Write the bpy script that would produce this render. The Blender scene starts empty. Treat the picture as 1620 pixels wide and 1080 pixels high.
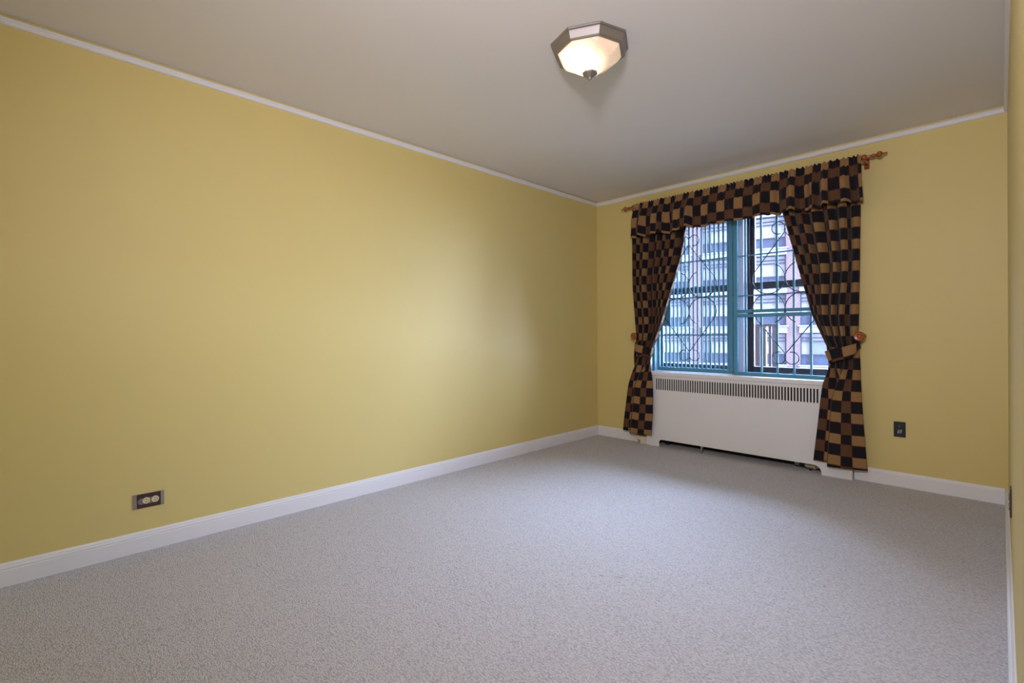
import bpy, bmesh, math, random
import numpy as np
from mathutils import Vector, Matrix

random.seed(7)
SC = bpy.context.scene
COL = SC.collection
PI = math.pi

# ------------------------------------------------------------------ camera
F_PX, YAW, CY, ROLL, PITCH = 766.378, 0.790601, 530.42, -0.0058254, -0.0027315
XL, XR, H, CEIL, D = -3.15187, 0.02938, 1.11635, 2.56775, 4.45   # room, metres; camera stands at x=0, y=0
cam = bpy.data.cameras.new('camera')
cam.sensor_width = 36.0
cam.lens = 36.0 * F_PX / 1620.0
cam.shift_y = -(540.0 - CY) / 1620.0
cam.clip_start = 0.01
cam.clip_end = 400
co = bpy.data.objects.new('camera', cam)
COL.objects.link(co)
fw = Vector((-math.sin(YAW), math.cos(YAW), 0))
rt = Vector((math.cos(YAW), math.sin(YAW), 0))
up = Vector((0, 0, 1))
fw, up = (fw * math.cos(PITCH) + up * math.sin(PITCH), up * math.cos(PITCH) - fw * math.sin(PITCH))
c, s = math.cos(ROLL), math.sin(ROLL)
r2, u2 = rt * c + up * s, up * c - rt * s
M4 = Matrix(((r2.x, u2.x, -fw.x, 0), (r2.y, u2.y, -fw.y, 0), (r2.z, u2.z, -fw.z, H), (0, 0, 0, 1)))
co.matrix_world = M4
SC.camera = co

# ------------------------------------------------------------------ exposure, sky, lamps
SC.view_settings.view_transform = 'Standard'
SC.view_settings.look = 'None'
SC.view_settings.exposure = 0.0
SC.view_settings.gamma = 1.0
SC.view_settings.use_curve_mapping = False

SKY = 66.0
w = bpy.data.worlds.new('overcast_sky')
SC.world = w
w.use_nodes = True
bg = w.node_tree.nodes['Background']
bg.inputs['Color'].default_value = (0.73, 0.785, 0.975, 1)
bg.inputs['Strength'].default_value = SKY

def lamp(name, kind, loc, energy, color, aim=None, **kw):
    l = bpy.data.lights.new(name, kind)
    l.energy = energy
    l.color = color
    for k, v in kw.items():
        setattr(l, k, v)
    o = bpy.data.objects.new(name, l)
    COL.objects.link(o)
    o.location = loc
    if aim is not None:
        o.rotation_euler = (Vector(aim) - Vector(loc)).to_track_quat('-Z', 'Y').to_euler()
    return o

# the photographer's flash, held up beside the camera (its shadow of the ceiling light shows on the ceiling)
lamp('camera_flash', 'SPOT', (-0.10, -0.12, 1.90), 204, (0.98, 0.94, 1.10), aim=(-1.9, 3.4, 2.4),
     spot_size=math.radians(150), spot_blend=1.0, shadow_soft_size=0.14)
# sampling portal only: gives off nothing itself
pl = lamp('window_portal', 'AREA', (-1.70, 4.735, 1.48), 1, (1, 1, 1), aim=(-1.70, 0, 1.48), shape='RECTANGLE', size=1.78, size_y=1.6)
pl.data.cycles.is_portal = True

# ------------------------------------------------------------------ materials
def mat(name, color, rough=0.5, metal=0.0, spec=0.5, noise=0.0, nscale=40.0, bump=0.0, bscale=60.0, coat=0.0):
    m = bpy.data.materials.new(name)
    m.use_nodes = True
    nt = m.node_tree
    b = nt.nodes['Principled BSDF']
    b.inputs['Base Color'].default_value = (*color, 1)
    b.inputs['Roughness'].default_value = rough
    b.inputs['Metallic'].default_value = metal
    b.inputs['Specular IOR Level'].default_value = spec
    b.inputs['Coat Weight'].default_value = coat
    tc = nt.nodes.new('ShaderNodeTexCoord')
    if noise > 0:
        n = nt.nodes.new('ShaderNodeTexNoise')
        n.inputs['Scale'].default_value = nscale
        n.inputs['Detail'].default_value = 4
        nt.links.new(tc.outputs['Object'], n.inputs['Vector'])
        mx = nt.nodes.new('ShaderNodeMix')
        mx.data_type = 'RGBA'
        mx.inputs['A'].default_value = (*[v * (1 - noise) for v in color], 1)
        mx.inputs['B'].default_value = (*[min(1, v * (1 + noise)) for v in color], 1)
        nt.links.new(n.outputs['Fac'], mx.inputs['Factor'])
        nt.links.new(mx.outputs['Result'], b.inputs['Base Color'])
    if bump > 0:
        n = nt.nodes.new('ShaderNodeTexNoise')
        n.inputs['Scale'].default_value = bscale
        n.inputs['Detail'].default_value = 3
        nt.links.new(tc.outputs['Object'], n.inputs['Vector'])
        bp = nt.nodes.new('ShaderNodeBump')
        bp.inputs['Strength'].default_value = bump
        bp.inputs['Distance'].default_value = 0.002
        nt.links.new(n.outputs['Fac'], bp.inputs['Height'])
        nt.links.new(bp.outputs['Normal'], b.inputs['Normal'])
    return m

M_WALL = mat('yellow_paint', (0.69, 0.562, 0.215), 0.50, spec=0.42, noise=0.015, nscale=1.5, bump=0.06, bscale=90)
M_CEIL = mat('ceiling_paint', (0.80, 0.765, 0.72), 0.7, spec=0.2, noise=0.012, nscale=1.2, bump=0.05, bscale=70)
M_WHITE = mat('white_gloss_paint', (0.80, 0.79, 0.80), 0.32, noise=0.015, nscale=6, bump=0.05, bscale=30)
M_COVER = mat('white_enamel', (0.78, 0.77, 0.765), 0.35, noise=0.01, nscale=3)
M_LINING = mat('white_paint_skylight_tint', (0.58, 0.575, 0.65), 0.5, noise=0.03, nscale=8)  # white paint; skylight's lavender cast and a dimmer tone put into the colour
M_CREAM = mat('aged_cream_paint', (0.74, 0.66, 0.50), 0.4, noise=0.06, nscale=20)
M_TEAL = mat('teal_enamel', (0.105, 0.30, 0.425), 0.6, spec=0.12, noise=0.06, nscale=25)
M_SCROLL = mat('teal_enamel_backlit', (0.022, 0.07, 0.12), 0.5, spec=0.3, noise=0.1)  # same teal as the bars, with backlit shade put into the colour
M_SASH = mat('dark_bronze', (0.025, 0.022, 0.028), 0.4, noise=0.2, nscale=30)
M_NICKEL = mat('brushed_nickel', (0.38, 0.345, 0.315), 0.56, metal=1.0, noise=0.05, nscale=60)
M_WOOD = mat('cherry_wood', (0.30, 0.075, 0.018), 0.25, noise=0.25, nscale=25, coat=0.4)
M_PLATE = mat('brown_bakelite', (0.055, 0.028, 0.022), 0.3, noise=0.05)
M_BLACK = mat('black_plastic', (0.012, 0.012, 0.016), 0.35, noise=0.05)
M_IVORY = mat('ivory_plastic', (0.72, 0.62, 0.38), 0.35, noise=0.03)
M_GREYP = mat('grey_plastic', (0.20, 0.17, 0.16), 0.35, noise=0.03)
M_STEEL = mat('steel', (0.45, 0.43, 0.43), 0.35, metal=1.0, noise=0.05)
M_DARK = mat('shade_dark_metal', (0.018, 0.017, 0.016), 0.7, noise=0.2, nscale=15)  # deep shade of the radiator niche put into the colour
M_BRASS = mat('painted_brass_valve', (0.50, 0.42, 0.27), 0.4, metal=0.3, noise=0.3, nscale=60)

def carpet_material():
    m = bpy.data.materials.new('loop_pile_carpet')
    m.use_nodes = True
    nt = m.node_tree
    b = nt.nodes['Principled BSDF']
    b.inputs['Roughness'].default_value = 0.95
    b.inputs['Specular IOR Level'].default_value = 0.1
    b.inputs['Sheen Weight'].default_value = 0.15
    tc = nt.nodes.new('ShaderNodeTexCoord')
    mp = nt.nodes.new('ShaderNodeMapping')
    mp.inputs['Rotation'].default_value = (0, 0, math.radians(4))
    mp.inputs['Scale'].default_value = (0.5, 1.0, 1.0)
    nt.links.new(tc.outputs['Object'], mp.inputs['Vector'])
    v = nt.nodes.new('ShaderNodeTexVoronoi')
    v.inputs['Scale'].default_value = 215
    nt.links.new(mp.outputs['Vector'], v.inputs['Vector'])
    n2 = nt.nodes.new('ShaderNodeTexNoise')
    n2.inputs['Scale'].default_value = 130
    n2.inputs['Detail'].default_value = 5
    nt.links.new(tc.outputs['Object'], n2.inputs['Vector'])
    n3 = nt.nodes.new('ShaderNodeTexNoise')
    n3.inputs['Scale'].default_value = 1.3
    n3.inputs['Detail'].default_value = 3
    nt.links.new(tc.outputs['Object'], n3.inputs['Vector'])
    def mix(a, bb, fac, typ='MIX', val=None):
        x = nt.nodes.new('ShaderNodeMix')
        x.data_type = 'RGBA'
        x.blend_type = typ
        if isinstance(fac, float):
            x.inputs['Factor'].default_value = fac
        else:
            nt.links.new(fac, x.inputs['Factor'])
        for sock, q in (('A', a), ('B', bb)):
            if isinstance(q, tuple):
                x.inputs[sock].default_value = (*q, 1)
            else:
                nt.links.new(q, x.inputs[sock])
        return x.outputs['Result']
    r = nt.nodes.new('ShaderNodeValToRGB')
    r.color_ramp.elements[0].color = (0.71, 0.695, 0.715, 1)
    r.color_ramp.elements[0].position = 0.15
    r.color_ramp.elements[1].color = (0.365, 0.355, 0.365, 1)
    r.color_ramp.elements[1].position = 0.85
    nt.links.new(v.outputs['Distance'], r.inputs['Fac'])
    col = mix(r.outputs['Color'], (0.575, 0.56, 0.57), 0.25)
    r2_ = nt.nodes.new('ShaderNodeValToRGB')
    r2_.color_ramp.elements[0].color = (0.80, 0.80, 0.80, 1)
    r2_.color_ramp.elements[0].position = 0.3
    r2_.color_ramp.elements[1].color = (1.0, 1.0, 1.0, 1)
    r2_.color_ramp.elements[1].position = 0.65
    nt.links.new(n2.outputs['Fac'], r2_.inputs['Fac'])
    col = mix(col, r2_.outputs['Color'], 1.0, 'MULTIPLY')
    # two small scuff marks trodden into the pile
    for (sx, sy, sr, rot) in ((-1.232, 1.905, 0.022, 0.55), (-1.30, 1.86, 0.020, 0.5)):
        mp2 = nt.nodes.new('ShaderNodeMapping')
        mp2.vector_type = 'TEXTURE'
        mp2.inputs['Location'].default_value = (sx, sy, 0)
        mp2.inputs['Rotation'].default_value = (0, 0, rot)
        mp2.inputs['Scale'].default_value = (sr, sr * 0.28, 1)
        nt.links.new(tc.outputs['Object'], mp2.inputs['Vector'])
        ln = nt.nodes.new('ShaderNodeVectorMath')
        ln.operation = 'LENGTH'
        nt.links.new(mp2.outputs['Vector'], ln.inputs[0])
        mr = nt.nodes.new('ShaderNodeMapRange')
        mr.inputs['From Min'].default_value = 0.5
        mr.inputs['From Max'].default_value = 1.0
        mr.inputs['To Min'].default_value = 0.6
        mr.inputs['To Max'].default_value = 0.0
        nt.links.new(ln.outputs['Value'], mr.inputs['Value'])
        col = mix(col, (0.16, 0.15, 0.15), mr.outputs['Result'])
    nt.links.new(col, b.inputs['Base Color'])
    bp = nt.nodes.new('ShaderNodeBump')
    bp.inputs['Strength'].default_value = 0.5
    bp.inputs['Distance'].default_value = 0.004
    bp.invert = True
    nt.links.new(v.outputs['Distance'], bp.inputs['Height'])
    nt.links.new(bp.outputs['Normal'], b.inputs['Normal'])
    return m
M_CARPET = carpet_material()

def fabric(name, ul, ud, uo, vl, vd, vo):
    """Woven check, UV in metres: light/dark stripes both ways; light x light tan, dark x dark brown, else near-black."""
    m = bpy.data.materials.new(name)
    m.use_nodes = True
    nt = m.node_tree
    b = nt.nodes['Principled BSDF']
    b.inputs['Roughness'].default_value = 0.85
    b.inputs['Specular IOR Level'].default_value = 0.15
    b.inputs['Sheen Weight'].default_value = 0.1
    uv = nt.nodes.new('ShaderNodeUVMap')
    sx = nt.nodes.new('ShaderNodeSeparateXYZ')
    nt.links.new(uv.outputs['UV'], sx.inputs[0])
    def math_(op, a, bb):
        x = nt.nodes.new('ShaderNodeMath')
        x.operation = op
        for i, q in enumerate((a, bb)):
            if isinstance(q, (int, float)):
                x.inputs[i].default_value = q
            elif q is not None:
                nt.links.new(q, x.inputs[i])
        return x.outputs[0]
    def stripes(src, l, d, o):
        t = math_('ADD', src, o + 50 * (l + d))
        t = math_('MODULO', t, l + d)
        light = math_('LESS_THAN', t, l)
        edge = math_('MAXIMUM', math_('LESS_THAN', t, 0.003), math_('LESS_THAN', math_('ABSOLUTE', math_('SUBTRACT', t, l), None), 0.003))
        return light, edge
    lu, eu = stripes(sx.outputs['X'], ul, ud, uo)
    lv, ev = stripes(sx.outputs['Y'], vl, vd, vo)
    both = math_('MULTIPLY', lu, lv)
    none = math_('SUBTRACT', 1.0, math_('MAXIMUM', lu, lv))
    def mix(a, bb, fac):
        x = nt.nodes.new('ShaderNodeMix')
        x.data_type = 'RGBA'
        nt.links.new(fac, x.inputs['Factor'])
        for sock, q in (('A', a), ('B', bb)):
            if isinstance(q, tuple):
                x.inputs[sock].default_value = (*q, 1)
            else:
                nt.links.new(q, x.inputs[sock])
        return x.outputs['Result']
    col = mix((0.012, 0.010, 0.013), (0.29, 0.165, 0.065), both)
    col = mix(col, (0.105, 0.052, 0.024), none)
    red = math_('MULTIPLY', math_('MAXIMUM', eu, ev), 0.55)
    col = mix(col, (0.13, 0.014, 0.012), red)
    n = nt.nodes.new('ShaderNodeTexNoise')
    n.inputs['Scale'].default_value = 260
    n.inputs['Detail'].default_value = 4
    nt.links.new(uv.outputs['UV'], n.inputs['Vector'])
    x = nt.nodes.new('ShaderNodeMix')
    x.data_type = 'RGBA'
    x.blend_type = 'OVERLAY'
    x.inputs['Factor'].default_value = 0.35
    nt.links.new(col, x.inputs['A'])
    nt.links.new(n.outputs['Color'], x.inputs['B'])
    hs = nt.nodes.new('ShaderNodeHueSaturation')
    hs.inputs['Saturation'].default_value = 0.95
    nt.links.new(x.outputs['Result'], hs.inputs['Color'])
    nt.links.new(col, b.inputs['Base Color'])
    bp = nt.nodes.new('ShaderNodeBump')
    bp.inputs['Strength'].default_value = 0.2
    bp.inputs['Distance'].default_value = 0.001
    nt.links.new(n.outputs['Fac'], bp.inputs['Height'])
    nt.links.new(bp.outputs['Normal'], b.inputs['Normal'])
    return m

def glass_material():
    m = bpy.data.materials.new('window_glass')
    m.use_nodes = True
    nt = m.node_tree
    nt.nodes.remove(nt.nodes['Principled BSDF'])
    out = nt.nodes['Material Output']
    tr = nt.nodes.new('ShaderNodeBsdfTransparent')
    tr.inputs['Color'].default_value = (0.84, 0.915, 1.0, 1)
    gl = nt.nodes.new('ShaderNodeBsdfGlossy')
    gl.inputs['Roughness'].default_value = 0.02
    fr = nt.nodes.new('ShaderNodeFresnel')
    fr.inputs['IOR'].default_value = 1.45
    mx = nt.nodes.new('ShaderNodeMixShader')
    nt.links.new(fr.outputs[0], mx.inputs[0])
    nt.links.new(tr.outputs[0], mx.inputs[1])
    nt.links.new(gl.outputs[0], mx.inputs[2])
    nt.links.new(mx.outputs[0], out.inputs['Surface'])
    return m
M_GLASS = glass_material()

def lamp_glass_material(bulb):
    """Frosted ribbed lamp glass, lit from inside: brightest where the bulb sits behind it."""
    m = bpy.data.materials.new('lit_frosted_glass')
    m.use_nodes = True
    nt = m.node_tree
    b = nt.nodes['Principled BSDF']
    b.inputs['Base Color'].default_value = (0.50, 0.38, 0.30, 1)
    b.inputs['Roughness'].default_value = 0.25
    tc = nt.nodes.new('ShaderNodeTexCoord')
    vm = nt.nodes.new('ShaderNodeVectorMath')
    vm.operation = 'DISTANCE'
    vm.inputs[1].default_value = bulb
    nt.links.new(tc.outputs['Object'], vm.inputs[0])
    mr = nt.nodes.new('ShaderNodeMapRange')
    mr.inputs['From Min'].default_value = 0.05
    mr.inputs['From Max'].default_value = 0.15
    mr.inputs['To Min'].default_value = 2.6
    mr.inputs['To Max'].default_value = 0.52
    mr.interpolation_type = 'SMOOTHSTEP'
    nt.links.new(vm.outputs['Value'], mr.inputs['Value'])
    b.inputs['Emission Color'].default_value = (1.0, 0.72, 0.46, 1)
    nt.links.new(mr.outputs['Result'], b.inputs['Emission Strength'])
    wv = nt.nodes.new('ShaderNodeTexWave')
    wv.wave_type = 'RINGS'
    wv.rings_direction = 'Z'
    wv.inputs['Scale'].default_value = 22
    nt.links.new(tc.outputs['Object'], wv.inputs['Vector'])
    bp = nt.nodes.new('ShaderNodeBump')
    bp.inputs['Strength'].default_value = 0.3
    bp.inputs['Distance'].default_value = 0.003
    nt.links.new(wv.outputs['Fac'], bp.inputs['Height'])
    nt.links.new(bp.outputs['Normal'], b.inputs['Normal'])
    return m

def brick_material():
    m = bpy.data.materials.new('far_red_brick')
    m.use_nodes = True
    nt = m.node_tree
    b = nt.nodes['Principled BSDF']
    b.inputs['Roughness'].default_value = 0.9
    tc = nt.nodes.new('ShaderNodeTexCoord')
    mp = nt.nodes.new('ShaderNodeMapping')
    mp.inputs['Rotation'].default_value = (math.radians(-90), 0, 0)
    nt.links.new(tc.outputs['Object'], mp.inputs['Vector'])
    br = nt.nodes.new('ShaderNodeTexBrick')
    br.inputs['Color1'].default_value = (0.088, 0.050, 0.060, 1)
    br.inputs['Color2'].default_value = (0.115, 0.064, 0.076, 1)
    br.inputs['Mortar'].default_value = (0.20, 0.175, 0.18, 1)
    br.inputs['Scale'].default_value = 1.0
    br.inputs['Brick Width'].default_value = 0.22
    br.inputs['Row Height'].default_value = 0.11
    br.inputs['Mortar Size'].default_value = 0.014
    nt.links.new(mp.outputs['Vector'], br.inputs['Vector'])
    nt.links.new(br.outputs['Color'], b.inputs['Base Color'])
    return m
M_BRICK = brick_material()
M_STONE = mat('far_limestone', (0.195, 0.207, 0.212), 0.8, noise=0.05, nscale=2)
M_BLIND = mat('far_blind_pane', (0.20, 0.225, 0.232), 0.35, noise=0.06, nscale=1.5)
M_BLIND2 = mat('far_grey_pane', (0.115, 0.14, 0.165), 0.3, noise=0.10, nscale=1.0)
M_SPAND = mat('far_spandrel', (0.036, 0.055, 0.088), 0.3, noise=0.15, nscale=1.5)
M_FRAME = mat('far_window_frame', (0.026, 0.036, 0.056), 0.5, noise=0.1)
M_RUST = mat('brown_railing_paint', (0.035, 0.028, 0.030), 0.7, noise=0.3, nscale=20)
M_STREET = mat('street_asphalt', (0.12, 0.12, 0.12), 0.9, noise=0.2, nscale=1)

# ------------------------------------------------------------------ mesh helpers
class MB:
    def __init__(self):
        self.v, self.f = [], []
    def add(self, verts, faces):
        o = len(self.v)
        self.v += [tuple(p) for p in verts]
        self.f += [tuple(i + o for i in f) for f in faces]
        return self
    def box(self, x0, x1, y0, y1, z0, z1):
        v = [(x0, y0, z0), (x1, y0, z0), (x1, y1, z0), (x0, y1, z0), (x0, y0, z1), (x1, y0, z1), (x1, y1, z1), (x0, y1, z1)]
        return self.add(v, [(0, 3, 2, 1), (4, 5, 6, 7), (0, 1, 5, 4), (1, 2, 6, 5), (2, 3, 7, 6), (3, 0, 4, 7)])
    def tube(self, path, r, n=8, cap=True):
        P = [Vector(p) for p in path]
        rs = r if isinstance(r, (list, tuple)) else [r] * len(P)
        rings = []
        prev = None
        for i, p in enumerate(P):
            t = (P[min(i + 1, len(P) - 1)] - P[max(i - 1, 0)]).normalized()
            if prev is None:
                a = Vector((0, 0, 1)) if abs(t.z) < 0.9 else Vector((0, 1, 0))
                x = t.cross(a).normalized()
            else:
                x = (prev - t * prev.dot(t)).normalized()
            prev = x
            y = t.cross(x)
            rings.append([p + (x * math.cos(2 * PI * k / n) + y * math.sin(2 * PI * k / n)) * rs[i] for k in range(n)])
        v = [q for rg in rings for q in rg]
        f = []
        for i in range(len(P) - 1):
            for k in range(n):
                f.append((i * n + k, i * n + (k + 1) % n, (i + 1) * n + (k + 1) % n, (i + 1) * n + k))
        if cap:
            f.append(tuple(range(n))[::-1])
            f.append(tuple(range((len(P) - 1) * n, len(P) * n)))
        return self.add(v, f)
    def lathe(self, prof, n=24, center=(0, 0, 0), axis='z', a0=0.0):
        """prof: list of (radius, height along axis)"""
        v, f = [], []
        for (r, h) in prof:
            for k in range(n):
                a = a0 + 2 * PI * k / n
                x, y = r * math.cos(a), r * math.sin(a)
                p = {'z': (x, y, h), 'y': (x, h, y), 'x': (h, x, y)}[axis]
                v.append((p[0] + center[0], p[1] + center[1], p[2] + center[2]))
        m = len(prof)
        for i in range(m - 1):
            for k in range(n):
                f.append((i * n + k, i * n + (k + 1) % n, (i + 1) * n + (k + 1) % n, (i + 1) * n + k))
        f.append(tuple(range(n))[::-1])
        f.append(tuple(range((m - 1) * n, m * n)))
        return self.add(v, f)
    def prism(self, poly, y0, y1):
        """polygon in XZ extruded along Y"""
        n = len(poly)
        v = [(x, y0, z) for x, z in poly] + [(x, y1, z) for x, z in poly]
        f = [tuple(range(n)), tuple(range(2 * n - 1, n - 1, -1))]
        for k in range(n):
            f.append((k, n + k, n + (k + 1) % n, (k + 1) % n))
        return self.add(v, f)
    def mesh(self, name, m, smooth=False, bevel=0.0):
        me = bpy.data.meshes.new(name)
        me.from_pydata(self.v, [], self.f)
        bm = bmesh.new()
        bm.from_mesh(me)
        if bevel > 0:
            ed = [e for e in bm.edges if len(e.link_faces) == 2 and e.calc_face_angle(0) > 0.6]
            bmesh.ops.bevel(bm, geom=ed, offset=bevel, segments=2, affect='EDGES', profile=0.5, clamp_overlap=True)
        bmesh.ops.recalc_face_normals(bm, faces=bm.faces)
        bm.to_mesh(me)
        bm.free()
        me.materials.append(m)
        if smooth:
            me.polygons.foreach_set('use_smooth', [True] * len(me.polygons))
        return me
    def build(self, name, m, parent=None, smooth=False, bevel=0.0, angle=None):
        me = self.mesh(name, m, smooth, bevel)
        if angle:
            me.polygons.foreach_set('use_smooth', [True] * len(me.polygons))
            me.set_sharp_from_angle(angle=angle)
        return link(name, me, parent)

def link(name, me, parent=None):
    o = bpy.data.objects.new(name, me)
    COL.objects.link(o)
    if parent is not None:
        o.parent = parent
        o.matrix_parent_inverse = parent.matrix_world.inverted()
    return o

def empty(name, loc=(0, 0, 0), label=None, cat=None, group=None, kind=None):
    o = bpy.data.objects.new(name, None)
    COL.objects.link(o)
    o.location = loc
    o.empty_display_size = 0.05
    o.matrix_world = Matrix.Translation(loc)
    return tag(o, label, cat, group, kind)

def tag(o, label=None, cat=None, group=None, kind=None):
    if label: o['label'] = label
    if cat: o['category'] = cat
    if group: o['group'] = group
    if kind: o['kind'] = kind
    return o

def struct(name, mb, m, label=None, cat=None, parent=None, **kw):
    o = mb.build(name, m, parent, **kw)
    if parent is None:
        tag(o, label, cat, None, 'structure')
    return o

# ------------------------------------------------------------------ room shell
YF = -0.42            # wall behind the camera
struct('floor', MB().box(XL, XR, YF, 4.66, -0.05, 0.0), M_CARPET, 'pale beige grey loop pile carpet covering the whole room floor', 'floor')
struct('ceiling', MB().box(XL - .1, XR + .1, YF - .1, D + .02, CEIL, CEIL + 0.1), M_CEIL, 'smooth off-white painted ceiling with one light', 'ceiling')
struct('wall_left', MB().box(XL - 0.1, XL, YF - .1, D + .4, -0.05, CEIL + .02), M_WALL, 'long plain yellow wall with one outlet near the floor', 'wall')
struct('wall_right', MB().box(XR, XR + 0.1, YF - .1, D + .4, -0.05, CEIL + .02), M_WALL, 'yellow wall edge beside the camera at right', 'wall')
struct('wall_front', MB().box(XL, XR, YF - 0.1, YF, -0.05, CEIL + .02), M_WALL, 'yellow wall behind the camera', 'wall')
OX0, OX1, SILL, HEAD = -2.60, -0.765, 0.737, 2.27
wb = MB()
wb.box(XL, OX0, D, D + .25, -0.05, CEIL + .02)
wb.box(OX1, XR, D, D + .25, -0.05, CEIL + .02)
wb.box(OX0, OX1, D, D + .25, HEAD, CEIL + .02)
wb.box(OX0, OX1, D + .16, D + .25, -0.05, SILL - .036)
struct('wall_back', wb, M_WALL, 'yellow window wall with the curtained window and radiator niche', 'wall')

def profile_run(name, prof, a, b, inward, m):
    """A moulding: prof = (distance from wall, height) polygon, run from a to b (x, y) with unit normal inward."""
    mb = MB()
    n = len(prof)
    v = []
    for p in (a, b):
        for d, z in prof:
            v.append((p[0] + inward[0] * d, p[1] + inward[1] * d, z))
    f = [tuple(range(n)), tuple(range(2 * n - 1, n - 1, -1))]
    for k in range(n):
        f.append((k, n + k, n + (k + 1) % n, (k + 1) % n))
    mb.add(v, f)
    return mb
BASE = [(0, 0), (0.016, 0), (0.016, 0.072), (0.0125, 0.075), (0.0145, 0.079), (0.0135, 0.084), (0.009, 0.088), (0.008, 0.095), (0.004, 0.102), (0, 0.103)]
struct('baseboard_left', profile_run('b', BASE, (XL, YF), (XL, D), (1, 0), M_WHITE), M_WHITE, 'white moulded baseboard along the long left wall', 'baseboard')
struct('baseboard_right', profile_run('b', BASE, (XR, YF), (XR, D), (-1, 0), M_WHITE), M_WHITE, 'white moulded baseboard along the right wall', 'baseboard')
bb = profile_run('b', BASE, (XL + .016, D), (-2.64, D), (0, -1), M_WHITE)
b2 = profile_run('b', BASE, (-0.79, D), (XR - .016, D), (0, -1), M_WHITE)
bb.add(b2.v, b2.f)
struct('baseboard_back', bb, M_WHITE, 'white moulded baseboard of the window wall, left and right of the radiator', 'baseboard')
z1 = CEIL - 0.014
TRIM = [(0, z1), (0.010, z1), (0.014, z1 - .006), (0.011, z1 - .012), (0.016, z1 - .017), (0.015, z1 - .026), (0.009, z1 - .033), (0, z1 - .035)]
struct('trim_1', profile_run('t', TRIM, (XL, YF), (XL, D), (1, 0), M_WHITE), M_WHITE, 'slim white picture moulding high on the left wall', 'moulding')
struct('trim_2', profile_run('t', TRIM, (XL, D), (XR, D), (0, -1), M_WHITE), M_WHITE, 'slim white picture moulding above the curtain rod', 'moulding')
struct('trim_3', profile_run('t', TRIM, (XR, YF), (XR, D), (-1, 0), M_WHITE), M_WHITE, 'slim white picture moulding high on the right wall', 'moulding')

# ------------------------------------------------------------------ window
YS = 4.66
L0, L1, R0, R1 = -2.522, -1.695, -1.631, -0.780
jb = MB()
jb.box(OX0, L0, D + .005, D + .25, SILL, HEAD)
jb.box(R1, OX1, D + .005, D + .25, SILL, HEAD)
jb.box(L0, R1, D + .005, D + .25, HEAD - .016, HEAD)
struct('trim_4', jb, M_LINING, 'white lining of the window opening, with a painted skylight tint', 'window lining')
mj = MB().box(L1, R0, 4.548, D + .25, SILL, HEAD - .016)
for x in (R0, L0):   # track grooves and parting beads on the faces that show
    for y in (4.57, 4.593, 4.616):
        mj.box(x, x + .006, y, y + .012, SILL, HEAD - .016)
struct('trim_5', mj, M_LINING, 'white mullion between the two windows, with a painted skylight tint', 'mullion')
struct('trim_6', MB().box(-2.63, -0.76, 4.372, D, SILL - .036, SILL).box(OX0, OX1, D, D + .25, SILL - .036, SILL), M_WHITE, 'white window sill above the radiator cover', 'window sill', bevel=0.004)

def sash(parent, x0, x1, y, z0, z1, st, tr, br):
    s_ = MB()
    t = .03
    s_.box(x0, x0 + st, y, y + t, z0, z1).box(x1 - st, x1, y, y + t, z0, z1)
    s_.box(x0 + st, x1 - st, y, y + t, z0, z0 + br).box(x0 + st, x1 - st, y, y + t, z1 - tr, z1)
    o = s_.build('sash', M_SASH, parent, bevel=0.003)
    MB().box(x0 + st, x1 - st, y + .012, y + .016, z0 + br, z1 - tr).build('pane', M_GLASS, o)
    return o
for i, (x0, x1) in enumerate(((L0, L1), (R0, R1))):
    wn = empty('window_%d' % (i + 1), (0.5 * (x0 + x1), YS, SILL), ('dark double-hung window behind the hinged barred gate', 'dark double-hung window behind the right grille')[i], 'window', None, 'structure')
    fr = MB().box(x0, x0 + .022, YS - .030, YS + .07, SILL, HEAD - .016).box(x1 - .022, x1, YS - .030, YS + .07, SILL, HEAD - .016)
    fr.box(x0 + .022, x1 - .022, YS - .035, YS + .07, HEAD - .04, HEAD - .016)
    fr.box(x0 + .022, x1 - .022, YS - .035, YS + .07, SILL, SILL + .02)
    fr.build('window_frame', M_SASH, wn, bevel=0.002)
    sash(wn, x0 + .022, x1 - .022, YS + .015, 1.51, HEAD - .04, .032, .05, .045)
    sash(wn, x0 + .022, x1 - .022, YS - .022, SILL + .02, 1.570, .034, .045, .055)
    # curved sash lock on the meeting rail
    MB().lathe([(.016, 0), (.016, .012), (.008, .018)], 12, (0.5 * (x0 + x1), YS - .005, 1.570)).build('sash_lock', M_STEEL, wn)

# ------------------------------------------------------------------ security grilles
YG = 4.50
KG = YG / 4.45
def gx(x): return x * KG
def gz(z): return H + (z - H) * KG
def bar(x, z0, z1, w=.013, d=.012, y=YG):
    return MB().box(gx(x) - w / 2, gx(x) + w / 2, y - d / 2, y + d / 2, z0, z1)
def scroll_paths(xc):
    """Four wrought C-scrolls about the centre line: a big loop, a long diagonal, a small curl across the centre."""
    out = []
    for sx in (1, -1):
        for sz in (1, -1):
            pts = []
            rb, cbx, cbz = .128, .128, 1.575
            for k in range(0, 47):
                a = math.radians(113 + (398 - 113) * k / 46)
                pts.append((cbx + rb * math.cos(a), cbz + rb * math.sin(a)))
            a = pts[-1]
            for k in range(1, 6):
                t = k / 5
                pts.append((a[0] + (0.002 - a[0]) * t, a[1] + (1.952 - a[1]) * t))
            for k in range(0, 27):
                an = math.radians(-22 + 312 * k / 26)
                rr = .050
                pts.append((-.050 + rr * math.cos(an), 1.990 + rr * math.sin(an)))
            out.append([(xc + sx * p[0], p[1] if sz > 0 else 2 * 1.4475 - p[1]) for p in pts])
    return out
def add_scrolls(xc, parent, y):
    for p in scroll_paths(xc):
        MB().tube([(gx(x), y, gz(z)) for x, z in p], .0042, 6).build('scroll', M_SCROLL, parent, smooth=True)

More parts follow.
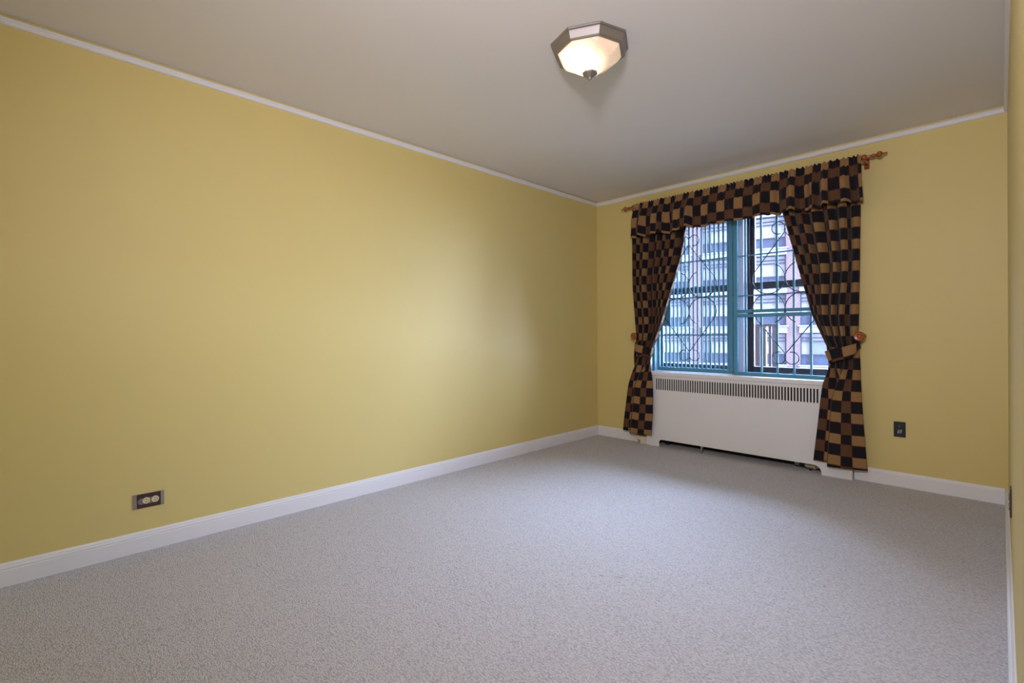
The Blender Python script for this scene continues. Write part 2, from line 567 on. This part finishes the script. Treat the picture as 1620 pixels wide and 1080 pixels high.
GT = 2.235
gate = empty('security_gate', (gx(-1.681), YG, SILL), 'teal hinged window gate with many close vertical bars and a lock plate, left half', 'window gate')
g = MB().box(gx(-2.420), gx(-2.396), YG - .014, YG + .014, gz(.750), GT).box(gx(-1.718), gx(-1.686), YG - .014, YG + .014, gz(.750), GT)
g.box(gx(-2.396), gx(-1.718), YG - .014, YG + .014, gz(.750), gz(.786)).box(gx(-2.396), gx(-1.718), YG - .014, YG + .014, GT - .036, GT)
g.build('gate_frame', M_TEAL, gate, bevel=.002)
barme = None
for k in range(17):
    x = -2.369 + k * (0.638 / 16)
    if barme is None:
        barme = MB().box(-.0065, .0065, -.006, .006, gz(.786), GT - .036).mesh('bar', M_TEAL)
    o = link('bar', barme)
    o.location = (gx(x), YG, 0)
    o.parent = gate
    o.matrix_parent_inverse = gate.matrix_world.inverted()
for z in (1.795, 1.452, 1.097):
    MB().box(gx(-2.396), gx(-1.718), YG + .004, YG + .014, gz(z) - .0065, gz(z) + .0065).build('rail', M_TEAL, gate)
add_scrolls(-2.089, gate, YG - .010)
MB().box(gx(-2.400), gx(-2.286), YG + .006, YG + .010, gz(1.19), gz(1.43)).build('lock_plate', M_TEAL, gate, bevel=.001)
MB().box(gx(-2.400), gx(-2.33), YG + .010, YG + .045, gz(1.25), gz(1.37)).build('lock_case', M_TEAL, gate, bevel=.003)

gr = empty('security_grille', (gx(-1.261), YG, SILL), 'teal fixed window grille with wide-spaced bars and scrolls, right half', 'window grille')
g = MB().box(gx(-2.478), gx(-2.448), YG - .014, YG + .014, SILL, GT + .02)                       # outer stile, left
g.box(gx(-1.678), gx(-1.644), YG - .014, YG + .014, SILL, GT + .02)                              # centre stile
g.box(gx(-.880), gx(-.846), YG - .014, YG + .014, SILL, GT + .02)                                # outer stile, right
g.box(gx(-2.478), gx(-.846), YG - .014, YG + .014, GT + .003, GT + .019)
g.box(gx(-1.644), gx(-.880), YG - .014, YG + .014, gz(.735), gz(.772))
g.box(gx(-1.644), gx(-.880), YG - .014, YG + .014, gz(1.291), gz(1.318))
g.box(gx(-1.644), gx(-.880), YG - .016, YG + .012, gz(1.252), gz(1.281))
g.build('grille_frame', M_TEAL, gr, bevel=.002)
for x in (-1.578, -1.449, -1.325, -1.199, -1.076, -.951):
    MB().box(gx(x) - .0075, gx(x) + .0075, YG - .0075, YG + .0075, gz(1.318), GT + .003).build('upper_bar', M_TEAL, gr, bevel=.001)
    MB().box(gx(x) - .0075, gx(x) + .0075, YG - .0075, YG + .0075, gz(.772), gz(1.252)).build('lower_bar', M_TEAL, gr, bevel=.001)
for z in (1.792, 1.442):
    MB().box(gx(-1.644), gx(-.880), YG + .003, YG + .013, gz(z) - .0055, gz(z) + .0055).build('rail', M_TEAL, gr)
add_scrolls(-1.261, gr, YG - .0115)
for x in (-2.478, -.846):      # lugs into the window lining
    for z in (.95, 2.1):
        xa, xb = (L0, gx(-2.478)) if x < -2 else (gx(-.846), R1)
        MB().box(xa, xb, YG - .004, YG + .004, z - .015, z + .015).build('lug', M_TEAL, gr)
for z in (.82, 1.20, 1.40, 2.02):
    MB().tube([(gx(-1.682), YG - .018, gz(z) - .045), (gx(-1.682), YG - .018, gz(z) + .045)], .0065, 10).build('hinge', M_TEAL, gate, smooth=True)
MB().tube([(gx(-1.686), YG - .020, .739), (gx(-1.686), YG - .020, .80)], .005, 8).tube([(gx(-1.686), YG - .020, .775), (gx(-1.686), YG - .036, .775)], .005, 8).build('drop_bolt', M_STEEL, gate, smooth=True)

# ------------------------------------------------------------------ radiator cover and what shows under it
YC = 4.385
KC = YC / 4.43
def cx(x): return x * KC
def cz(z): return H + (z - H) * KC
rc = empty('radiator_cover', (-1.67, YC, 0), 'white metal radiator cover with a row of slots under the window sill', 'radiator cover')
x0c, x1c = -2.515, -0.795
xs0, xs1 = cx(-2.431), cx(-1.010)
zt, zs1, zs0 = SILL - .038, cz(.668), cz(.552)
T = .002
fp = MB()
fp.box(x0c, x1c, YC, YC + T, zs1, zt)
NS = 61
pit = (cx(-1.030) - cx(-2.425)) / (NS - 1)
xk = x0c
for k in range(NS):
    xa = cx(-2.425) + k * pit
    fp.box(xk, xa - pit * .27, YC, YC + T, zs0, zs1)
    # rounded slot ends
    for zz, sg in ((zs0, 1), (zs1, -1)):
        for e in (-1, 1):
            h = pit * .27
            fp.prism([(xa + e * h, zz), (xa + e * h, zz + sg * h), (xa + e * h * .55, zz + sg * h * .25), (xa + e * h * .1, zz)], YC, YC + T)
    xk = xa + pit * .27
fp.box(xk, x1c, YC, YC + T, zs0, zs1)
ca, cb, zc, rr = cx(-2.402), cx(-1.005), .070, .028
poly = [(x0c, 0), (ca, 0), (ca, zc - rr)]
poly += [(ca + rr - rr * math.cos(t), zc - rr + rr * math.sin(t)) for t in [PI / 2 * k / 6 for k in range(1, 7)]]
R2 = .055
poly += [(cb - R2 + R2 * math.sin(t), zc - R2 + R2 * math.cos(t)) for t in [PI / 2 * k / 8 for k in range(0, 9)]]
poly += [(cb, 0), (x1c, 0), (x1c, zs0), (x0c, zs0)]
fp.prism(poly, YC, YC + T)
fp.build('front_panel', M_COVER, rc)
MB().box(x0c, x0c + .012, YC + T, D - .001, 0, zt).build('side_panel', M_COVER, rc)
MB().box(x1c - .012, x1c, YC + T, D - .001, 0, zt).build('side_panel', M_COVER, rc)
tag(MB().box(x0c - .075, x0c - .001, YC + .006, D - .001, 0, .036).build('plinth_block', M_CREAM, rc, bevel=.002), 'aged cream block at the left foot of the cover')
tag(MB().prism([(x0c - .135, .075), (x0c - .112, .040), (x0c - .085, .034), (x0c - .02, .034), (x0c - .004, .040), (x0c + .0, .075)], YC - .004, D - .0175).build('corner_bracket', M_CREAM, rc, bevel=.002), 'cream moulded bracket at the left end of the cover')
tag(MB().prism([(-1.965, 0.0), (-1.955, 0), (-1.945, .075), (-1.968, .075)], YC + .016, YC + .03).build('support_leg', M_STEEL, rc), 'thin metal leg behind the front panel')
MB().box(x0c + .012, x1c - .012, YC + .034, YC + .038, .30, zt).build('slot_shade_sheet', M_DARK, rc)  # added dark sheet, stands in for the shade behind the slots
ht = empty('radiator', (-1.7, 4.55, 0), 'radiator, coloured as if in deep shade, behind the slots of the white cover', 'radiator')
hb = MB()
for k in range(14):
    x = -2.36 + k * .105
    hb.tube([(x, 4.53, .10), (x, 4.53, .62)], .030, 8)
hb.build('radiator_sections', M_DARK, ht, smooth=True)
MB().box(-2.42, -1.0, 4.50, 4.56, .085, .13).box(-2.42, -1.0, 4.50, 4.56, .60, .645).build('header', M_DARK, ht, bevel=.004)
MB().box(-2.48, -.86, 4.596, 4.602, .0, .69).build('back_plate_or_shade_sheet', M_DARK, ht)  # added dark sheet, gives the niche back its shade by colour
for x in (-2.36, -1.05):
    MB().box(x - .02, x + .02, 4.51, 4.55, 0, .09).build('foot', M_DARK, ht)

def atplane(x, z, y, y0=4.43):
    return (x * y / y0, y, H + (z - H) * y / y0)
vv = empty('radiator_valve', (-1.07, 4.45, 0.03), 'black pipe elbow and pale painted valve under the right end of the radiator cover', 'valve')
YV = 4.47
P = lambda x, z: (x, YV, z)
MB().tube([P(-1.185, .095), P(-1.185, .060), P(-1.178, .045), P(-1.160, .040), P(-1.10, .040)], .014, 10).build('elbow_pipe', M_BLACK, vv, smooth=True)
MB().lathe([(.019, -1.20), (.021, -1.195), (.021, -1.172), (.018, -1.168)], 10, (0, YV, .045), 'x').build('collar', M_STEEL, vv)
MB().lathe([(.012, -1.13), (.022, -1.125), (.026, -1.10), (.024, -1.07), (.028, -1.065), (.028, -1.05), (.018, -1.045), (.014, -1.03)], 12, (0, YV, .040), 'x').build('valve_body', M_BRASS, vv, angle=.6)
MB().lathe([(.010, .0), (.010, .038), (.013, .038), (.013, .045)], 10, (-1.09, YV, .0)).build('stand', M_BLACK, vv)
MB().lathe([(.010, -1.035), (.017, -1.03), (.017, -1.012), (.012, -1.005)], 10, (0, YV, .040), 'x').build('union_nut', M_BRASS, vv)

# ------------------------------------------------------------------ curtains
F_PANEL = fabric('check_cloth_panel_right', .098, .080, 0.0, .076, .087, 0.0)
F_PANEL2 = fabric('check_cloth_panel_left', .098, .080, 0.0, .076, .087, 0.0)
F_VAL = fabric('check_cloth_valance', .074, .076, 0.0, .100, .077, 0.0)

def cloth(name, X, Y, Z, U, V, m, parent=None, thick=.0016):
    nr, nc = X.shape
    verts = np.stack([X, Y, Z], -1).reshape(-1, 3)
    faces = []
    for i in range(nr - 1):
        for j in range(nc - 1):
            a = i * nc + j
            faces.append((a, a + 1, a + nc + 1, a + nc))
    me = bpy.data.meshes.new(name)
    me.from_pydata(verts.tolist(), [], faces)
    uvl = me.uv_layers.new(name='UVMap')
    uvs = np.stack([U.reshape(-1), V.reshape(-1)], -1)
    idx = np.empty(len(me.loops), dtype=np.int32)
    me.loops.foreach_get('vertex_index', idx)
    uvl.data.foreach_set('uv', uvs[idx].reshape(-1).astype(np.float32))
    me.polygons.foreach_set('use_smooth', [True] * len(me.polygons))
    me.materials.append(m)
    o = link(name, me, parent)
    md = o.modifiers.new('thickness', 'SOLIDIFY')
    md.thickness = thick
    md.offset = 0
    return o

def sstep(a, b, x):
    t = np.clip((x - a) / (b - a), 0, 1)
    return t * t * (3 - 2 * t)

def panel(outer, inner, folds, bot, ztop, hem, m, u0, vref, seed, name, label, group, lead=1.73, drift=0.0):
    """outer/inner: (z, x) tables of the two edges.  folds: number of pleats.  bot: (s, p, q) fold-over profile below the tieback."""
    NR, NC = 110, 220
    zo, xo = np.array(outer).T
    zi, xi = np.array(inner).T
    zz = np.linspace(ztop, 0.0, NR)
    s = np.linspace(0, 1, NC)
    rng = np.random.RandomState(seed)
    ph = s * folds * 2 * PI - lead + drift * sstep(.35, 1, s) + 0.18 * np.sin(2 * PI * s * 1.7 + rng.rand() * 6)
    amp_s = 1 + .30 * np.sin(2 * PI * s * 2.2 + rng.rand() * 6)
    wide = .75 * np.sin(ph) / (2 * PI * folds) * np.clip(np.minimum(s, 1 - s) * 12, 0, 1)
    # cloth length across the panel, measured along the pleats a little below the rod
    i0w = abs(np.interp(-1.9, -zo, xo) - np.interp(-1.9, -zi, xi))
    u = np.concatenate([[0], np.cumsum(np.hypot(np.diff((s + wide) * i0w), np.diff(-.039 * amp_s * np.cos(ph))))])
    u *= folds * .178 / u[-1]
    bs, bp, bq = np.array(bot).T
    ss = np.linspace(0, 1, 800)
    k = np.hanning(45); k /= k.sum()
    padp = np.convolve(np.pad(np.interp(ss, bs, bp), 22, mode='reflect', reflect_type='odd'), k, 'valid')
    padq = np.convolve(np.pad(np.interp(ss, bs, bq), 22, mode='edge'), k, 'valid')
    P2, Q2 = np.interp(u / u[-1], ss, padp), np.interp(u / u[-1], ss, padq)
    X = np.zeros((NR, NC)); Y = np.zeros((NR, NC)); Z = np.zeros((NR, NC))
    hz = np.interp(u / u[-1], [h[0] for h in hem], [h[1] for h in hem])
    for i, t in enumerate(np.linspace(0, 1, NR)):
        z = ztop + (hz - ztop) * t
        zm = float(z.mean())
        a = np.interp(-zm, -zo, xo); b = np.interp(-zm, -zi, xi)
        wt = float(sstep(.98, .55, np.array(zm)))           # weight of the fold-over profile
        gather = float(sstep(1.7, 1.0, np.array(zm)))
        g = (1 - .75 * gather) * s + .75 * gather * (1 - (1 - s) ** 2.6)
        A = .039 * (1 - .30 * gather)
        yo = A * amp_s * -np.cos(ph)
        yc = 4.392 - .042 * float(sstep(1.75, 1.05, np.array(zm)))
        Xt = a + (b - a) * np.clip(g + wide * (1 - .5 * gather), 0, 1)
        Xb = a + (b - a) * P2
        x = Xt * (1 - wt) + Xb * wt
        y = (yc + yo) * (1 - wt) + (4.343 + Q2) * wt
        if zm > 2.2:                                            # pinched onto the inner rod
            y = 4.395 + (y - 4.395) * (1 - .6 * float(sstep(2.25, 2.38, np.array(zm))))
        y = np.minimum(y, 4.442 if zm > .80 else 4.378)
        sc = yc / 4.36
        X[i], Y[i], Z[i] = x * sc, y, z
    dv = np.sqrt(np.diff(X, axis=0) ** 2 * .35 + np.diff(Y, axis=0) ** 2 * .2 + np.diff(Z, axis=0) ** 2)
    V = np.vstack([np.zeros(NC), np.cumsum(dv, 0)])
    o = cloth(name, X, Y, Z, np.tile(u + u0, (NR, 1)), V + vref, m)
    tag(o, label, 'curtain', group)
    return o, u[-1]

# right panel: s runs from its outer (right) edge inward
ro = [(2.40, -.729), (2.098, -.731), (1.609, -.738), (1.094, -.748), (.906, -.737), (.766, -.733), (.486, -.719), (.255, -.704), (.0, -.685)]
ri = [(2.40, -1.30), (2.102, -1.261), (1.626, -1.147), (1.243, -1.047), (1.006, -.949), (.875, -.937), (.701, -.984), (.502, -1.002), (.251, -1.029), (.0, -1.055)]
botR = [(0, 0, .004), (.13, .36, -.024), (.25, .70, -.030), (.275, .735, -.012), (.31, .70, .006), (.5, .25, .010), (.55, .22, .018), (.60, .30, .022), (.82, 1.0, .006), (.86, 1.0, .016), (1, .6, .028)]
pR, uR = panel(ro, ri, 6, botR, 2.385, [(0, .098), (.28, .088), (.4, .11), (1, .115)], F_PANEL, 0.0, -(2.385 - 1.977) + .163 * 3, 3, 'curtain',
      'tan and black checked curtain held back at the right of the window', 'checked curtains at the window', 1.73, -2.6)
lo = [(2.40, -2.645), (2.098, -2.642), (1.791, -2.640), (1.552, -2.636), (1.285, -2.621), (1.047, -2.605), (.924, -2.633), (.724, -2.687), (.445, -2.729), (.225, -2.761), (0, -2.785)]
li = [(2.40, -2.03), (2.074, -2.074), (1.860, -2.112), (1.645, -2.183), (1.414, -2.262), (1.190, -2.339), (.988, -2.425), (.853, -2.453), (.673, -2.427), (.523, -2.420), (.329, -2.424), (0, -2.45)]
botL = [(0, .5, .028), (.14, 0, .016), (.18, 0, .006), (.42, .75, .018), (.46, .80, .016), (.66, .36, .008), (.70, .29, -.010), (.73, .30, -.028), (.85, .62, -.026), (1, 1, .0)]
pL, uL = panel(lo, li, 6, botL, 2.385, [(0, .118), (.6, .112), (.72, .098), (1, .108)], F_PANEL2, 0.10, -(2.385 - 2.098) + .163 * 4 - .165, 11, 'curtain',
      'tan and black checked curtain held back at the left of the window', 'checked curtains at the window', 1.6, .8)

def valance(x0, x1, m, u0, seed, label):
    NR, NC = 40, 260
    rng = np.random.RandomState(seed)
    s = np.linspace(0, 1, NC)
    x = x0 + (x1 - x0) * s
    xm = -1.66
    e = np.clip(np.abs(x - xm) / .95, 0, 1)
    env = .25 + .75 * sstep(.12, .45, e)
    ph = rng.rand(6) * 6.28
    wv = .55 * np.sin(2 * PI * x / .235 + ph[0] + 1.2 * np.sin(x * 9 + ph[1])) + .35 * np.sin(2 * PI * x / .118 + ph[2] + .8 * np.sin(x * 13)) + .2 * np.sin(2 * PI * x / .07 + ph[3])
    hv = np.sin(2 * PI * x / .034 + 2 * np.sin(x * 21 + ph[4])) + .5 * np.sin(2 * PI * x / .021 + ph[5])
    wv = wv * env * 1.9
    X = np.zeros((NR, NC)); Y = X.copy(); Z = X.copy()
    for i, t in enumerate(np.linspace(0, 1, NR)):
        zt_, zb_ = 2.418 + .006 * hv * .8, 2.076 + .007 * wv + .004 * np.sin(2 * PI * x / .3)
        z = zt_ + (zb_ - zt_) * t
        zm = 2.418 - .342 * t
        d = max(0., (2.395 - zm) / .32)
        y = 4.324 - .048 * min(1, d * 2.2) - .030 * wv * min(1, .12 + d * 1.2)
        if zm > 2.36:
            y = y - .004 * hv * float(sstep(2.35, 2.40, np.array(zm)))
        flare = (1.0 + .035 * d) if True else 1
        X[i] = xm + (x - xm) * (1 + .022 * d * (e > .0) * e)
        Y[i], Z[i] = y, z
    i0 = NR // 2
    u = np.concatenate([[0], np.cumsum(np.hypot(np.diff(X[i0]), np.diff(Y[i0])))])
    V = np.tile((2.418 - np.linspace(2.418, 2.076, NR))[:, None], (1, NC))
    o = cloth('valance', X, Y, Z, np.tile(u + u0, (NR, 1)), V + (.100 - .066) , m)
    tag(o, label, 'valance', 'checked valances on the rod')
    return o
valance(-1.6535, -0.722, F_VAL, .074 + .076 - .042, 5, 'right one of two gathered checked valances hanging from the wooden rod')
valance(-2.612, -1.6575, F_VAL, .0, 9, 'left one of two gathered checked valances hanging from the wooden rod')

# rod with turned finials
rod = empty('curtain_rod', (-1.66, 4.352, 2.397), 'cherry-coloured wooden curtain rod with turned finials above the window', 'curtain rod')
YR, ZR = 4.352, 2.398
MB().tube([(-2.66, YR, ZR), (-.70, YR, ZR)], .011, 14).build('pole', M_WOOD, rod, smooth=True)
MB().tube([(-2.66, 4.430, 2.372), (-.72, 4.430, 2.372)], .005, 10).build('inner_rod', M_STEEL, rod, smooth=True)
FIN = [(.014, .0), (.021, .003), (.022, .012), (.021, .024), (.014, .028), (.012, .035), (.011, .050), (.010, .058), (.013, .064), (.016, .070), (.013, .076), (.009, .080), (.010, .086), (.019, .094), (.024, .104), (.022, .114), (.014, .122), (.008, .126), (.006, .134), (.008, .144), (.006, .150), (.002, .152)]
MB().lathe([(r, -.722 + h) for r, h in FIN], 20, (0, YR, ZR), 'x').build('finial', M_WOOD, rod, smooth=True)
MB().lathe([(r, -2.618 - h) for r, h in FIN], 20, (0, YR, ZR), 'x').build('finial', M_WOOD, rod, smooth=True)
for x in (-.706, -2.632):
    b_ = MB().box(x - .012, x + .012, YR - .016, D, ZR - .036, ZR - .0215)
    b_.box(x - .016, x + .016, D - .010, D, ZR - .065, ZR + .03)
    b_.build('bracket', M_WOOD, rod, bevel=.002)

# holdback knobs and tiebacks
def knob(x, z, label):
    k = empty('holdback_knob', (x, D, z), label, 'curtain holdback', 'wooden curtain holdbacks')
    MB().lathe([(.022, D), (.022, D - .008), (.010, D - .014), (.009, D - .10), (.012, D - .125)], 16, (x, 0, z), 'y').build('stem', M_WOOD, k, smooth=True)
    MB().lathe([(.012, D - .122), (.030, D - .126), (.0355, D - .132), (.0355, D - .140), (.030, D - .146), (.016, D - .144), (.014, D - .147), (.010, D - .152), (.002, D - .153)], 28, (x, 0, z), 'y').build('disc', M_WOOD, k, angle=.7)
    return k
knob(-.734, 1.085, 'round cherry wood knob beside the right curtain on the yellow wall')
knob(-2.612, 1.088, 'round cherry wood knob half hidden behind the left curtain')

def tieback(xk, zk, xin, zin, hw0, hw1, sgn, label, m):
    """A cloth band from the knob across the front of the gathered curtain, round its inner edge and back behind it to the knob stem."""
    cy0 = 4.352
    pts = []
    x_out = xk
    n = 60
    xc_, rx = .5 * (x_out + xin), .5 * abs(x_out - xin)
    X, Y, Z0, Z1 = [], [], [], []
    for i in range(n):
        a = 2 * PI * i / (n - 1)
        ca_, sa_ = math.cos(a), math.sin(a)
        x = xc_ + sgn * rx * math.copysign(abs(ca_) ** .6, ca_)
        ry = .058 if math.sin(a) > 0 else .052
        y = cy0 - ry * math.copysign(abs(sa_) ** .6, sa_)
        t = (1 - math.cos(a)) / 2
        f = t ** .8
        z = zk + (zin - zk) * f + (-.012 * math.sin(a) if math.sin(a) > 0 else 0)
        hw = hw0 + (hw1 - hw0) * min(1, t * 3.0)
        X.append((x, x + 0)); Y.append((y, y)); Z0.append(z + hw); Z1.append(z - hw)
    rows = 7
    XX = np.array([[x_out + (X[j][0] - x_out) * (1 - .14 * r / (rows - 1)) for j in range(n)] for r in range(rows)])
    YY = np.array([[Y[j][0] - .004 * math.sin(PI * r / (rows - 1)) for j in range(n)] for r in range(rows)])
    YY = np.minimum(YY, 4.445)
    ZZ = np.array([[Z0[j] + (Z1[j] - Z0[j]) * r / (rows - 1) for j in range(n)] for r in range(rows)])
    dl = np.sqrt(np.diff(XX[3]) ** 2 + np.diff(YY[3]) ** 2 + np.diff(ZZ[3]) ** 2)
    u = np.concatenate([[0], np.cumsum(dl)])
    UU = np.tile(u + .12, (rows, 1))
    VV = np.array([[(Z0[j] - ZZ[r][j]) + .002 for j in range(n)] for r in range(rows)])
    o = cloth('tieback', XX, YY, ZZ, UU, VV, m, None, .003)
    return tag(o, label, 'curtain tieback', 'checked curtain tiebacks')
tieback(-.735, 1.030, -.958, .925, .022, .047, 1, 'checked cloth band tying the right curtain back to its knob', F_PANEL)
tieback(-2.605, 1.000, -2.440, .935, .030, .047, -1, 'checked cloth band tying the left curtain back to its knob', F_PANEL2)

# ------------------------------------------------------------------ ceiling light
LX, LY = -1.458, 2.006
A0 = math.radians(-17.3 + 22.5 - 90)
cl = empty('ceiling_light', (LX, LY, CEIL), 'octagonal brushed nickel flush ceiling light with lit frosted glass', 'ceiling light')
MB().lathe([(.185, CEIL), (.199, CEIL), (.199, CEIL - .009), (.190, CEIL - .013), (.189, CEIL - .018), (.180, CEIL - .046), (.174, CEIL - .052), (.164, CEIL - .052), (.160, CEIL - .046)], 8, (LX, LY, 0), 'z', A0).build('pan', M_NICKEL, cl, bevel=.0012)
gp = [(.163, -.047), (.160, -.053), (.150, -.067), (.137, -.080), (.119, -.091), (.101, -.098), (.089, -.105), (.079, -.114), (.065, -.125), (.048, -.135), (.030, -.141)]
gob = MB().lathe(gp, 8, (0, 0, 0), 'z', A0)
glass = gob.build('glass_shade', lamp_glass_material((-.02, -.045, -.085)), None)
glass.location = (LX, LY, CEIL)
glass.parent = cl
glass.matrix_parent_inverse = cl.matrix_world.inverted()
MB().lathe([(.018, CEIL - .131), (.036, CEIL - .134), (.039, CEIL - .138), (.038, CEIL - .143), (.028, CEIL - .151), (.014, CEIL - .158), (.011, CEIL - .160), (.012, CEIL - .165), (.008, CEIL - .171), (.003, CEIL - .173)], 8, (LX, LY, 0), 'z', A0).build('finial', M_NICKEL, cl, bevel=.0006)

# ------------------------------------------------------------------ outlets
ol = empty('wall_outlet', (XL, .428, .259), 'brown double socket lying sideways on the left wall above the baseboard', 'outlet')
MB().box(XL, XL + .003, .362, .495, .221, .297).build('back_plate_or_shade_sheet', M_STEEL, ol, bevel=.0008)
MB().box(XL + .003, XL + .008, .378, .479, .223, .295).build('face_plate', M_PLATE, ol, bevel=.0015)
for yy in (.417, .455):
    MB().lathe([(.0165, XL + .008), (.0165, XL + .0105), (.0155, XL + .0115)], 20, (0, yy, .2595), 'x').build('receptacle', M_IVORY, ol)
    for zz in (-.006, .006):
        MB().box(XL + .0112, XL + .0119, yy - .006, yy + .004, .2595 + zz - .0012, .2595 + zz + .0012).build('slot', M_BLACK, ol)
    MB().lathe([(.0025, XL + .0112), (.0025, XL + .0119)], 8, (0, yy + .009, .2595), 'x').build('slot', M_BLACK, ol)
for yy in (.397, .436):
    MB().lathe([(.0165, XL + .008), (.0165, XL + .0095), (.0120, XL + .0100)], 20, (0, yy, .2575), 'x').build('ring', M_GREYP, ol)

jk = empty('phone_jack', (-.519, D, .412), 'black phone jack plate on the yellow wall right of the window', 'wall jack')
MB().box(-.553, -.485, D - .006, D, .357, .467).build('face_plate', M_BLACK, jk, bevel=.0015)
MB().box(-.529, -.507, D - .012, D - .006, .385, .412).build('socket', M_GREYP, jk, bevel=.001)
for (xx, zz) in ((-.527, .392), (-.508, .405)):
    MB().box(xx - .003, xx + .003, D - .0135, D - .012, zz - .006, zz + .006).build('contact', M_STEEL, jk)
MB().lathe([(.003, D - .006), (.003, D - .0075)], 8, (-.519, 0, .435), 'y').build('screw', M_STEEL, jk)

o2 = empty('wall_outlet', (XR, 3.0, .38), 'dark outlet plate seen edge-on near the far end of the right wall', 'outlet')
MB().box(XR - .006, XR, 2.96, 3.04, .32, .44).build('face_plate', M_PLATE, o2, bevel=.0015)
for zz in (.36, .40):
    MB().lathe([(.0165, XR - .006), (.0165, XR - .0085), (.0155, XR - .0095)], 16, (0, 3.0, zz), 'x').build('receptacle', M_GREYP, o2)

# ------------------------------------------------------------------ outside: fire escape railing, building across the street
rl = empty('fire_escape_railing', (-2.4, 6.9, .2), 'brown metal fire escape railing outside the right window', 'railing')
YE = 6.9
def ex(px):      # x on the plane y = YE for a photo column near the horizon, worked out once from the survey
    u = (px - 810) / F_PX
    dx = -math.sin(YAW) + u * math.cos(YAW); dy = math.cos(YAW) + u * math.sin(YAW)
    return dx / dy * YE
for a, b_ in ((1193.5, 1203), (1206.5, 1212.5)):
    MB().box(ex(a), ex(b_), YE - .03, YE + .03, -.2, 1.20).build('post', M_RUST, rl, bevel=.004)
for a in (1218.5, 1224, 1228.5):
    MB().box(ex(a) - .014, ex(a) + .014, YE - .014, YE + .014, -.2, 1.20).build('baluster', M_RUST, rl)
MB().box(ex(1180), ex(1232), YE - .03, YE + .03, 1.20, 1.235).build('top_rail', M_RUST, rl, bevel=.003)
MB().box(ex(1180), ex(1234), YE - .5, YE + .06, -.24, -.2).build('platform', M_RUST, rl)

own = MB()  # unseen; height made up to keep sky light off the facade opposite
for (xa, xb, za, zb) in ((-95, OX0 - .06, -14, 110), (OX1 + .16, 95, -14, 110), (OX0 - .06, OX1 + .16, -14, SILL - .04), (OX0 - .06, OX1 + .16, HEAD, 110)):
    own.box(xa, xb, D + .25, D + .34, za, zb)
struct('wall_sky_block', own, M_BRICK, 'unseen outer brick face of this building, made very tall to shade the street', 'wall')
struct('ground', MB().box(-90, 90, 5.2, 130, -14.2, -14.0), M_STREET, 'street far below the window', 'street')
BO = Vector((-11.489, 42.413, 0.0))
th = math.radians(15)
bd = empty('brick_building', BO, 'red brick building with stone bands and large windows across the street', 'building')
bd.rotation_euler = (0, 0, th)
bpy.context.view_layer.update()
def bpart(mb, name, m, parent=None):
    o = mb.build(name, m)
    o.parent = bd
    return o
EB0, EB1, ZB0, ZB1 = -36.0, 22.0, -14.0, 12.2
bpart(MB().box(EB0, EB1, .60, 9.0, ZB0, ZB1), 'core', M_BRICK)
BAY = 7.22
piers = [-7.21 * k for k in range(-3, 6)]
for e in piers:
    if EB0 + 1 < e < EB1:
        bpart(MB().box(e - .47, e + .47, 0, .60, ZB0, ZB1), 'pier', M_BRICK)
floors = [-1.42 + 3.10 * k for k in range(-2, 5)]
def stonemesh():
    return MB().box(-3.20, 3.20, -.10, .60, -.60, 0).box(-3.3, 3.3, -.16, .10, -.10, 0).mesh('stone_band', M_STONE)
stone = stonemesh()
HW = 1.57
def fr_mesh():
    f = MB()
    zt_, zb_ = -.60, -3.10
    f.box(-HW, HW, .12, .22, zt_ - .09, zt_).box(-HW, HW, .12, .22, zb_, zb_ + .05)
    for e in (-HW, -HW + .62, HW - .74, HW - .10):
        f.box(e, e + .12 if abs(e) != HW else e + .10, .10, .24, zb_, zt_)
    for z in (-.98, -1.24, -2.30):
        f.box(-HW, HW, .11, .22, z - .04, z + .04)
    return f.mesh('window_frame', M_FRAME)
frm = fr_mesh()
cols = ((-HW + .10, -HW + .62), (-HW + .74, HW - .74), (HW - .62, HW - .10))
rows_ = ((-.94, -.69), (-1.20, -1.02), (-2.26, -1.28), (-3.05, -2.34))
pane_mesh = {}
far_v, far_f, far_m = [], [], []
MATS = [M_BLIND, M_BLIND2, M_SPAND]
rp = random.Random(4)
for zb in floors:
    for e0, e1 in zip(piers[1:], piers[:-1]):
        cen = .5 * (e0 + e1)
        if not (-34 < cen < 20):
            continue
        o = link('stone_band', stone)
        o.parent = bd
        o.location = (cen, 0, zb)
        near = -12 < cen < 5 and -2 < zb < 8.5      # the bays and floors the photograph shows; their panes are single parts
        for sd in (-1, 1):
            wf = link('window', frm)
            wf.parent = bd
            wf.location = (cen + sd * HW, 0, zb)
            dark = rp.random() < .22
            for ci, (ca_, cb_) in enumerate(cols):
                for ri_, (za, zc_) in enumerate(rows_):
                    m = M_SPAND if ri_ == 3 else (M_BLIND2 if (dark or rp.random() < .18) else M_BLIND)
                    if not near:
                        bx = MB().box(cen + sd * HW + ca_, cen + sd * HW + cb_, .20, .215, zb + za, zb + zc_)
                        far_f += [tuple(i + len(far_v) for i in f) for f in bx.f]
                        far_v += bx.v
                        far_m += [MATS.index(m)] * len(bx.f)
                        continue
                    key = (ci, ri_, m.name)
                    if key not in pane_mesh:
                        pane_mesh[key] = MB().box(ca_, cb_, .20, .215, za, zc_).mesh('pane', m)
                    p = link('pane', pane_mesh[key])
                    p.parent = wf
bpart(MB().box(EB0, EB1, -.25, 1.0, ZB1, ZB1 + .5), 'parapet', M_STONE)
me = bpy.data.meshes.new('far_panes')
me.from_pydata(far_v, [], far_f)
for m in MATS:
    me.materials.append(m)
me.polygons.foreach_set('material_index', far_m)
fo = link('far_panes', me)
fo.parent = bd
fo['kind'] = 'stuff'
